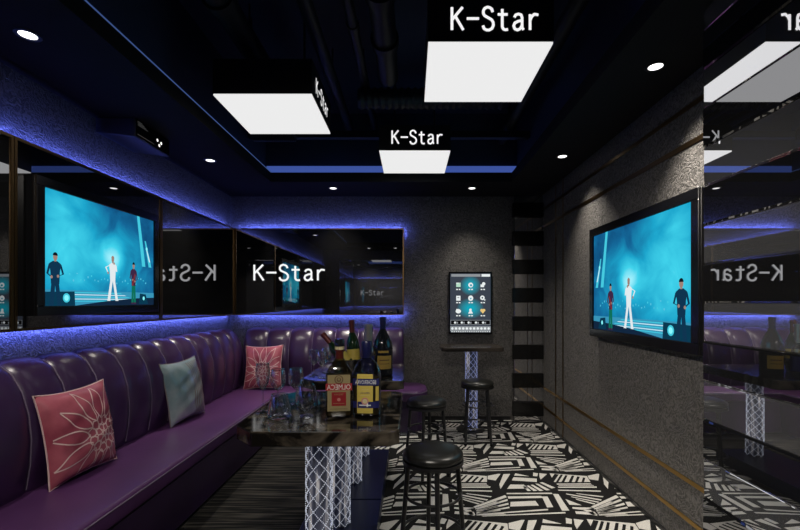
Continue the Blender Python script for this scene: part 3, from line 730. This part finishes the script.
# ------------------------------------------------------------------ downlights with their lamps
def spot(loc, power, size=95, blend=.7, col=(1, .93, .83), tgt=None):
    l = bpy.data.lights.new('downlight_beam', 'SPOT'); l.energy = power; l.spot_size = math.radians(size); l.spot_blend = blend
    l.color = col; l.shadow_soft_size = .045
    o = bpy.data.objects.new('downlight_beam', l); C.objects.link(o); o.location = loc; return o
dls = [((-1.74, 1.93), 'recessed downlight over the sofa at the upper left corner of the picture', 30), ((-1.72, 3.64), 'recessed downlight over the left sofa run, beyond the ceiling speaker box', 30),
       ((-.83, 4.53), 'recessed downlight before the back wall, above the K-Star mirror', 44), ((.65, 4.53), 'recessed downlight before the back wall, above the touch screen', 5),
       ((1.26, 2.19), 'recessed downlight over the right wall, nearest the mirrored pier', 78), ((1.26, 3.54), 'recessed downlight over the right wall, toward the far corner', 27),
       ((-.35, .08), 'added fill downlight above the viewer, table side, seen only mirrored beside the K-Star letters', 98, (-.6, 2.2, .75)), ((-.95, .05), 'added fill downlight above the viewer, sofa side, seen only mirrored over the K-Star letters', 230, (1.48, 2.55, .75), 50)]  # last two are added fill lamps for bottles, cushions and right wall
proto = None
for (x, y), lab, pw, *tilt in dls:
    if proto is None:
        r = thing('downlight', lab, 'downlight', (x, y, ZS), 0, 'recessed ceiling downlights')
        MB().lathe([(.052, -.003), (.050, -.006), (.036, -.006), (.035, -.0005), (.052, -.0005)], 28).build('trim_ring', M['blackmetal'], r, smooth=True)
        MB().lathe([(.0345, -.004), (.0345, -.0008)], 28).build('lens', M['lamp'], r)
        proto = r
    else: r = dup(proto, lab, (x, y, ZS))
    sp = spot((0, 0, -.012), pw * 1.35, 92, 1.0); sp.parent = r
    if y < .2: sp.data.shadow_soft_size = .02
    if tilt:
        sp.data.spot_size = math.radians(tilt[1]) if len(tilt) > 1 else sp.data.spot_size; sp.rotation_mode = 'QUATERNION'; sp.rotation_quaternion = (Vector(tilt[0]) - Vector((x, y, ZS))).to_track_quat('-Z', 'Y')

# ------------------------------------------------------------------ boxed unit where left wall meets ceiling
r = thing('ceiling_speaker', 'dark boxed unit with three small lights where left wall meets the ceiling', 'speaker', (XL, 2.8, 2.455))
MB().add([(.0005, 0, .03), (.26, 0, .0), (.26, 0, .124), (.0005, 0, .124), (.0005, .40, .03), (.26, .40, .0), (.26, .40, .124), (.0005, .40, .124)],
         [(0, 1, 2, 3), (4, 7, 6, 5), (0, 4, 5, 1), (3, 2, 6, 7), (1, 5, 6, 2), (0, 3, 7, 4)]).build('body', M['acbody'], r, bevel=.006)
MB().box((.2605, .01, .006), (.266, .39, .12)).build('front_panel', M['blackgloss'], r)
mb = MB()
for yy, zz in ((.24, .066), (.285, .060), (.262, .036)): mb.add([(.267, yy + .011 * math.cos(k_ * PI / 5), zz + .011 * math.sin(k_ * PI / 5)) for k_ in range(10)], [tuple(range(10))])
mb.build('indicator_lights', M['dot'], r)
mb = MB()
for y0, y1, zz in ((.02, .07, .108), (.02, .09, .099), (.02, .13, .084), (.03, .11, .092), (.02, .2, .022)): mb.box((.2662, y0, zz), (.267, y1, zz + .0025))
mb.build('small_print', M['print'], r)

# ------------------------------------------------------------------ pipes and ducts in the ceiling opening
def pipe(label, pts, rad, cuffs=(), name='ceiling_pipe', rib=False):
    mb = MB()
    if rib:
        a, b = Vector(pts[0]), Vector(pts[-1]); n = 44
        mb.tube([a + (b - a) * i / n for i in range(n + 1)], [rad * (1 if i % 2 else .82) for i in range(n + 1)], 20)
    else: mb.tube(pts, rad, 20)
    o = mb.build(name, M['pipe'], smooth=False if rib else 60)
    tag(o, label, 'pipe', 'black pipes in the ceiling opening')
    a, b = Vector(pts[0]), Vector(pts[-1]); d = (b - a).normalized()
    for q in cuffs: c = a + (b - a) * q; MB().tube([c - d * .03, c + d * .03], rad * 1.22, 20).build('collar', M['pipe'], o, smooth=60)
    for q in (.25, .75):
        c = a + (b - a) * q; MB().tube([c + Vector((0, 0, rad * .9)), Vector((c.x, c.y, ZC))], .006, 6).build('hanger', M['pipe'], o)
pipe('thick black pipe with collars above the left ceiling light', [(-1.05, OY0, 3.03), (-1.05, 3.6, 3.03)], .075, (.35, .45, .62))
pipe('slim black pipe running just right of the left ceiling light', [(-.60, OY0, 3.06), (-.60, 4.25, 3.06)], .042, (.5,))
pipe('thin black pipe at the middle of the ceiling opening', [(-.36, OY0, 3.08), (-.36, 4.25, 3.08)], .032, (.6,))
pipe('black round duct left of the nearest K-Star ceiling light', [(-.17, OY0, 3.06), (-.17, 3.2, 3.06)], .075, (.7, .85))
pipe('ribbed flexible black duct crossing the middle of the ceiling opening', [(-.42, 3.40, 2.99), (.75, 3.40, 2.99)], .085, (), 'ceiling_duct', True)
pipe('ribbed black duct stub at the left rear of the ceiling opening', [(-1.40, 3.75, 2.86), (-1.02, 3.75, 2.86)], .08, (), 'ceiling_duct', True)
pipe('black pipe catching blue light along the right of the ceiling opening', [(.90, OY0, 2.98), (.90, 4.25, 2.98)], .05, (.4,))
o = MB().box((OX0 - .06, 3.86, 2.86), (OX1 + .06, 3.92, 2.92)).build('ceiling_beam', M['pipe']); tag(o, 'thin black beam across the far part of the ceiling opening', 'beam')
for x in (-1.2, .9): MB().box((x - .008, 3.88, 2.92), (x + .008, 3.9, ZC)).build('hanger', M['pipe'], o)

# ------------------------------------------------------------------ crystal columns, tables
def crystal(parent, x, y, z0, z1, rad, blue=False):
    H = z1 - z0
    c = MB().lathe([(rad * .80, 0), (rad * .80, H)], 28).build('crystal_column', M['crystal_core'], parent, smooth=True, loc=(x, y, z0))
    mb = MB(); nh = 7; rise = .060 * (rad / .058)      # height of one diamond
    bs = .0027 * (rad / .058); step = .0086 * (rad / .058)
    ico = bmesh.new(); bmesh.ops.create_icosphere(ico, subdivisions=1, radius=bs)
    iv = [v.co.copy() for v in ico.verts]; ivf = [tuple(v.index for v in f.verts) for f in ico.faces]; ico.free()
    pos = set()
    lead = rise * nh                                   # one turn
    ds = math.hypot(2 * PI * rad, lead)
    nb = int(H / lead * ds / step)
    for sg in (1, -1):
        for hcount in range(nh):
            for i in range(nb):
                z = H * (i + .5) / nb; a = sg * (2 * PI * z / lead) + 2 * PI * hcount / nh
                mb.add([(v.x + rad * math.cos(a), v.y + rad * math.sin(a), v.z + min(max(z, bs), H - bs)) for v in iv], ivf)
    mb.build('bead_lattice', M['beadblue' if blue else 'bead'], c, smooth=True)
    for zz in (0, H): MB().lathe([(rad * 1.02, max(0, zz - .008)), (rad * 1.02, min(H, zz + .008))], 24).build('collar_ring', M['steel'], c, smooth=True)
    return c
TX = -.404; TZ = .83
def marble_table(label, y0, y1, legs, plinth):
    r = thing('table', label, 'table', (TX, (y0 + y1) / 2, 0.0078), 0, 'marble tables')
    h = (y1 - y0) / 2; w_ = .355; ch = .10
    poly = [(-w_ + ch, -h), (w_ - .04, -h), (w_, -h + .04), (w_, h - .04), (w_ - .04, h), (-w_ + ch, h), (-w_, h - ch), (-w_, -h + ch)]
    MB().prism(poly, TZ - .070, TZ - .0078).build('table_top', M['marble'], r, bevel=.006, seg=2)
    b = MB().box((-.215, -h + plinth[0], 0), (.215, h + plinth[1], .098)).build('base_plinth', M['basemirror'], r, bevel=.004, seg=1)
    for y in legs: crystal(r, 0, y - (y0 + y1) / 2, .0985, TZ - .0705, .058)
marble_table('nearer dark marble table holding two labelled bottles, on crystal columns', 1.745, 2.55, (1.87, 2.42), (.03, .155))
marble_table('farther dark marble table with the ice bucket, nearer the back wall', 2.87, 3.66, (2.985, 3.5), (-.155, -.02))

# high bar table under the touch screen
r = thing('bar_table', 'narrow high table under the touch screen on one crystal column', 'table', (.632, 4.52, .0078))
poly = []
for cx, cy, a0 in ((.26, .16, 0), (-.26, .16, 90), (-.26, -.16, 180), (.26, -.16, 270)):
    for q in range(5): a = math.radians(a0 + q * 22.5); poly.append((cx + .06 * math.cos(a), cy + .06 * math.sin(a)))
MB().prism(poly, .852, .892).build('table_top', M['topwood'], r, bevel=.005)
MB().lathe([(.15, 0), (.15, .012), (.10, .022), (.07, .026)], 32).build('base_plate', M['blackmetal'], r, smooth=True)
crystal(r, 0, -.06, .0265, .8515, .062, True)

# ------------------------------------------------------------------ bar stools
SR = .157
st = thing('bar_stool', 'round black bar stool nearest the viewer, beside the marble table', 'stool', (.114, 2.21, .0078), math.radians(6), 'round black bar stools')
MB().lathe([(.02, .545), (SR - .012, .545), (SR - .002, .553), (SR, .566), (SR - .002, .578), (SR - .014, .590), (SR - .05, .600), (.05, .605), (0, .606)], 40).build('seat', M['blackleather'], st, smooth=50)
MB().lathe([(SR - .008, .528), (SR + .002, .528), (SR + .002, .546), (SR - .008, .546)], 40).build('seat_rim', M['blackmetal'], st, smooth=50)
for k_ in range(4):
    a = k_ * PI / 2 + PI / 2; ca, sa = math.cos(a), math.sin(a)
    lg = MB().tube([(ca * .128, sa * .128, .53), (ca * .172, sa * .172, .012)], [.013, .0115], 12)
    lo = lg.build('leg', M['blackmetal'], st, smooth=True)
    MB().lathe([(.015, 0), (.015, .014), (.011, .02)], 12, c=(ca * .172, sa * .172)).build('foot_cap', M['blackgloss'], lo, smooth=True)
for zz, rr in ((.17, .158), (.36, .142)):
    MB().tube([(rr * math.cos(2 * PI * i / 40), rr * math.sin(2 * PI * i / 40), zz) for i in range(40)], .0075, 8, closed=True).build('foot_ring', M['blackmetal'], st, smooth=True)
dup(st, 'second round black bar stool, directly behind the nearest one by the sofa end', (.122, 3.35, .0078), (0, 0, math.radians(-12)))
dup(st, 'round black bar stool standing in front of the high table with the crystal column', (.646, 4.13, .0078), (0, 0, math.radians(40)))

# ------------------------------------------------------------------ bottles and glasses
def decal(mb, x0, x1, z0, z1, yf, mi, k_=0):
    """label following a front surface y = yf(x)"""
    n = 8; vs = []
    for i in range(n + 1):
        x = x0 + (x1 - x0) * i / n
        vs += [(x, yf(x) - .0006 - k_ * .0003, z0), (x, yf(x) - .0006 - k_ * .0003, z1)]
    mb.add(vs, [(2 * i, 2 * i + 2, 2 * i + 3, 2 * i + 1) for i in range(n)], mi)
def decal_text(mb, txt, size, width, cx, z, yf, mi, k_, mirror=True):
    vs, fs = text_mesh(txt, size, mirror, width)
    mb.add([(cx + x, yf(cx + x) - .0006 - k_ * .0003, z + y) for x, y in vs], fs, mi)
def decal_disc(mb, cx, cz, rx, rz_, yf, mi, k_, n=20):
    mb.add([(cx + rx * math.cos(2 * PI * i / n), yf(cx + rx * math.cos(2 * PI * i / n)) - .0006 - k_ * .0003, cz + rz_ * math.sin(2 * PI * i / n)) for i in range(n)], [tuple(range(n))], mi)
# tequila style square bottle
r = thing('bottle', 'square liquor bottle with tan label and red band, left of the two front bottles', 'bottle', (-.338, 2.01, TZ), math.radians(6))
w_ = .061
MB().lathe([(w_ - .004, 0), (w_, .006), (w_, .205), (w_ - .002, .212), (.026, .258), (.0195, .268)], 40, sy=.8, p=9.).build('body', M['bottleglass'], r, smooth=35)
MB().lathe([(w_ - .007, .008), (w_ - .005, .014), (w_ - .005, .19)], 40, sy=.8, p=9.).build('liquor', M['liquor'], r, smooth=35)
MB().lathe([(.0195, .268), (.018, .30), (.021, .302), (.021, .31)], 24).build('neck', M['foil_red'], r, smooth=35)
MB().lathe([(.0225, .31), (.0225, .325)], 24).build('neck_band', M['label_cream'], r, smooth=35)
MB().lathe([(.0235, .325), (.0235, .352), (.0215, .358), (0, .359)], 24).build('cap', M['darkglass'], r, smooth=35)
lb = MB(); yf = lambda x: -.8 * w_ - .0003
lb.keep = True
decal(lb, -.052, .052, .03, .198, yf, 0); decal(lb, -.060, .060, .126, .158, yf, 1, 1)
decal(lb, -.033, .033, .055, .118, yf, 2, 1); decal_disc(lb, 0, .176, .020, .020, yf, 3, 2); decal_disc(lb, 0, .176, .016, .016, yf, 0, 3); decal_disc(lb, 0, .176, .010, .010, yf, 3, 4); decal_disc(lb, 0, .177, .006, .006, yf, 0, 5)
decal_text(lb, 'OLMECA', .034, .108, 0, .130, yf, 4, 3)
decal_text(lb, 'TEQUILA', .011, .044, 0, .104, yf, 5, 2); decal_disc(lb, 0, .084, .008, .008, yf, 6, 2); decal(lb, -.026, .026, .065, .067, yf, 5, 2); decal(lb, -.04, .04, .040, .0415, yf, 3, 2)
lb.build('label', [M['label_tan'], M['label_red'], M['label_darkred'], M['brown_ink'], M['label_white'], M['label_tan'], M['label_pink']], r)
# flat shouldered bottle with yellow and blue label
r = thing('bottle', 'flat liquor bottle with yellow label and blue bands, right of the two front bottles', 'bottle', (-.208, 2.005, TZ), math.radians(-4))
MB().lathe([(.058, 0), (.064, .006), (.066, .06), (.066, .19), (.062, .22), (.046, .248), (.026, .264), (.0205, .272)], 40, sy=.52, p=3.2).build('body', M['palebottle'], r, smooth=35)
MB().lathe([(.06, .010), (.0615, .06), (.0615, .188)], 40, sy=.5, p=3.2).build('liquor', M['liquor'], r, smooth=35)
MB().lathe([(.0205, .272), (.023, .276), (.0245, .32), (.0245, .345), (.022, .35), (0, .351)], 24).build('cap', M['foil_blue'], r, smooth=35)
def yf2(x): return -.066 * .52 * max(0., 1 - abs(x / .066) ** 3.2) ** (1 / 3.2) - .0008
lb = MB(); lb.keep = True
decal(lb, -.040, .034, .018, .200, yf2, 0); decal(lb, -.062, .062, .146, .178, yf2, 1, 1); decal(lb, -.062, .062, .042, .072, yf2, 1, 1)
decal(lb, .046, .060, .075, .143, yf2, 0)
decal_text(lb, 'BECHEROVKA', .026, .098, 0, .1535, yf2, 2, 2); decal_text(lb, 'ORIGINAL', .013, .046, -.003, .108, yf2, 1, 1)
decal_disc(lb, -.003, .074, .017, .017, yf2, 4, 3); decal_disc(lb, -.003, .074, .011, .011, yf2, 3, 4)
decal(lb, -.03, .025, .053, .058, yf2, 2, 2); decal(lb, .005, .012, .048, .064, yf2, 2, 3)
decal(lb, -.02, .016, .126, .1275, yf2, 3, 1); decal(lb, -.025, .02, .1, .1012, yf2, 3, 1)
lb.build('label', [M['label_yellow'], M['label_blue'], M['label_white'], M['label_cream'], M['label_pink']], r)
# bottle with broad silver cap
r = thing('bottle', 'clear bottle with tall silver cap standing behind the yellow-labelled bottle', 'bottle', (-.300, 2.985, TZ))
MB().lathe([(.040, 0), (.046, .006), (.046, .19), (.040, .215), (.029, .235), (.027, .25)], 28).build('body', M['palebottle'], r, smooth=35)
MB().lathe([(.030, .25), (.030, .36), (.033, .362), (.033, .378), (0, .38)], 28).build('cap', M['cap_silver'], r, smooth=35)
MB().lathe([(.0465, .05), (.0465, .16)], 28, close=False).build('label', M['label_blue'], r, smooth=35)
# large dark bottle with gold label
r = thing('bottle', 'large dark bottle with gold labels, rightmost on the farther marble table', 'bottle', (-.205, 3.10, TZ))
MB().lathe([(.062, 0), (.071, .008), (.072, .20), (.066, .24), (.045, .29), (.026, .325), (.021, .34)], 36).build('body', M['darkglass'], r, smooth=35)
MB().lathe([(.0215, .34), (.0215, .40), (.024, .402), (.024, .424), (0, .426)], 24).build('foil', M['foil_blue'], r, smooth=35)
yf3 = lambda x: -math.sqrt(max(1e-6, .0725 ** 2 - x * x)); lb = MB(); lb.keep = True
decal(lb, -.035, .062, .055, .150, yf3, 0); decal(lb, -.03, .045, .17, .186, yf3, 0); decal(lb, -.02, .05, .09, .094, yf3, 1, 1); decal(lb, -.02, .05, .115, .122, yf3, 1, 1)
lb.build('label', [M['label_gold'], M['brown_ink']], r)
# champagne bottles tilted in an ice bucket
bk = thing('ice_bucket', 'steel ice bucket with tilted champagne bottles on the farther marble table', 'bucket', (-.462, 3.13, TZ))
MB().lathe([(.094, 0), (.099, .004), (.112, .11), (.117, .115), (.117, .12), (.109, .12), (.096, .01), (0, .008)], 36).build('bowl', M['steel'], bk, smooth=40)
for sg in (-1, 1):
    MB().tube([(sg * .108, -.025, .09), (sg * .135, -.02, .095), (sg * .14, 0, .095), (sg * .135, .02, .095), (sg * .108, .025, .09)], .005, 8).build('handle', M['steel'], bk, smooth=True)
def champagne(label, base_, tip, sc_=1.):
    b = Vector(base_); d = (Vector(tip) - b).normalized(); L_ = (Vector(tip) - b).length
    r = thing('champagne_bottle', label, 'bottle', base_, 0, 'champagne bottles in the ice bucket')
    r.rotation_mode = 'QUATERNION'; r.rotation_quaternion = d.to_track_quat('Z', 'Y')
    q = L_ / .31
    MB().lathe([(.034, 0), (.041, .006), (.042, .14), (.038, .175), (.022, .215), (.0165, .23)], 28).build('body', M['greenglass'], r, smooth=35).scale = (q, q, q)
    MB().lathe([(.0175, .23), (.016, .285), (.0185, .288), (.0185, .306), (.015, .31), (0, .311)], 24).build('foil', M['foil_red'], r, smooth=35).scale = (q, q, q)
    MB().lathe([(.0425, .06), (.0425, .125)], 28, close=False).build('label', M['label_yellow'], r, smooth=35).scale = (q, q, q)
champagne('red-foiled champagne bottle leaning left in the ice bucket, lower of the two', (-.425, 3.083, .876), (-.645, 3.09, 1.135))
champagne('red-foiled champagne bottle in the ice bucket, its neck higher and farther right', (-.425, 3.178, .865), (-.448, 3.20, 1.228))

def glass(kind):
    mb = MB()
    if kind == 'flute': p = [(0, .0), (.031, .0), (.031, .003), (.006, .008), (.004, .03), (.004, .105), (.012, .115), (.026, .14), (.033, .175), (.0335, .20), (.030, .235), (.0288, .235), (.032, .20), (.0315, .175), (.0245, .142), (.011, .12), (0, .118)]
    elif kind == 'wine': p = [(0, .0), (.033, .0), (.033, .003), (.006, .008), (.004, .02), (.004, .075), (.014, .083), (.034, .105), (.040, .13), (.038, .16), (.032, .185), (.0305, .185), (.0365, .16), (.0385, .13), (.0325, .106), (.013, .087), (0, .085)]
    elif kind == 'snifter': p = [(0, .0), (.034, .0), (.034, .003), (.008, .008), (.006, .022), (.014, .03), (.042, .048), (.053, .072), (.050, .10), (.039, .145), (.0375, .145), (.0485, .10), (.0515, .072), (.041, .05), (.012, .034), (0, .033)]
    else: p = [(0, 0), (.045, 0), (.053, .008), (.054, .022), (.050, .05), (.036, .108), (.0345, .108), (.0485, .05), (.052, .022), (.05, .012), (0, .010)]
    mb.lathe(p, 28, close=False); return mb
def put_glass(kind, label, x, y, grp, rim_r, rim_z):
    nm = {'flute': 'champagne_flute', 'wine': 'wine_glass', 'snifter': 'brandy_glass', 'tumbler': 'tumbler'}[kind]
    r = thing(nm, label, 'glass', (x, y, TZ + .0008), 0, grp)
    o = glass(kind).build('bowl', M['glass'], r, smooth=50)
    MB().tube([(rim_r * math.cos(2 * PI * i / 28), rim_r * math.sin(2 * PI * i / 28), rim_z) for i in range(28)], .0017, 6, closed=True).build('rim', M['glassrim'], o, smooth=True)
put_glass('flute', 'tall champagne flute at the left edge of the nearer marble table', -.715, 2.05, 'glasses on the nearer table', .0295, .235)
put_glass('wine', 'stemmed wine glass just right of the tall champagne flute', -.685, 2.19, 'glasses on the nearer table', .0312, .185)
put_glass('wine', 'stemmed wine glass set behind and left of the round brandy glass', -.60, 2.22, 'glasses on the nearer table', .0312, .185)
put_glass('tumbler', 'wide-based tumbler nearest the front edge of the marble table', -.607, 1.96, 'glasses on the nearer table', .0352, .108)
put_glass('snifter', 'round brandy glass just left of the tan-labelled bottle', -.487, 1.98, 'glasses on the nearer table', .0382, .145)
put_glass('wine', 'leftmost wine glass on the farther marble table', -.705, 3.08, 'glasses on the farther table', .0312, .185)
put_glass('wine', 'front wine glass left of the ice bucket on the farther table', -.625, 3.0, 'glasses on the farther table', .0312, .185)
put_glass('wine', 'rear wine glass beside the ice bucket on the farther table', -.64, 3.22, 'glasses on the farther table', .0312, .185)

# ------------------------------------------------------------------ lights, world, camera
def area(name, loc, size, power, col, rot=(0, 0, 0)):
    l = bpy.data.lights.new(name, 'AREA'); l.shape = 'RECTANGLE'; l.size, l.size_y = size; l.energy = power; l.color = col
    o = bpy.data.objects.new(name, l); C.objects.link(o); o.location = loc; o.rotation_euler = rot; return o
# lamps behind the three diffusers
for x, y in (): area('light_box_lamp', (x, y, 2.625), (.58, .58), 1.0, (1, .97, .93))
w_ = bpy.data.worlds.new('dim_room_world'); S.world = w_; w_.use_nodes = True
bg = w_.node_tree.nodes['Background']; bg.inputs[0].default_value = (.02, .022, .03, 1); bg.inputs[1].default_value = .5
cam = bpy.data.cameras.new('camera'); co = bpy.data.objects.new('camera', cam); C.objects.link(co)
co.location = (0, 0, EYE); co.rotation_euler = (PI / 2, 0, 0)
cam.sensor_fit = 'HORIZONTAL'; cam.sensor_width = 36; cam.lens = F / 800 * 36; cam.shift_x = -11 / 800; cam.shift_y = 37 / 800; cam.clip_start = .02
S.camera = co
S.view_settings.view_transform = 'Standard'; S.view_settings.look = 'None'; S.view_settings.exposure = 0; S.view_settings.gamma = 1
cy = S.cycles
cy.max_bounces = 10; cy.glossy_bounces = 6; cy.diffuse_bounces = 3; cy.transmission_bounces = 6; cy.transparent_max_bounces = 24
cy.caustics_reflective = False; cy.caustics_refractive = False; cy.sample_clamp_indirect = 4; cy.use_denoising = True
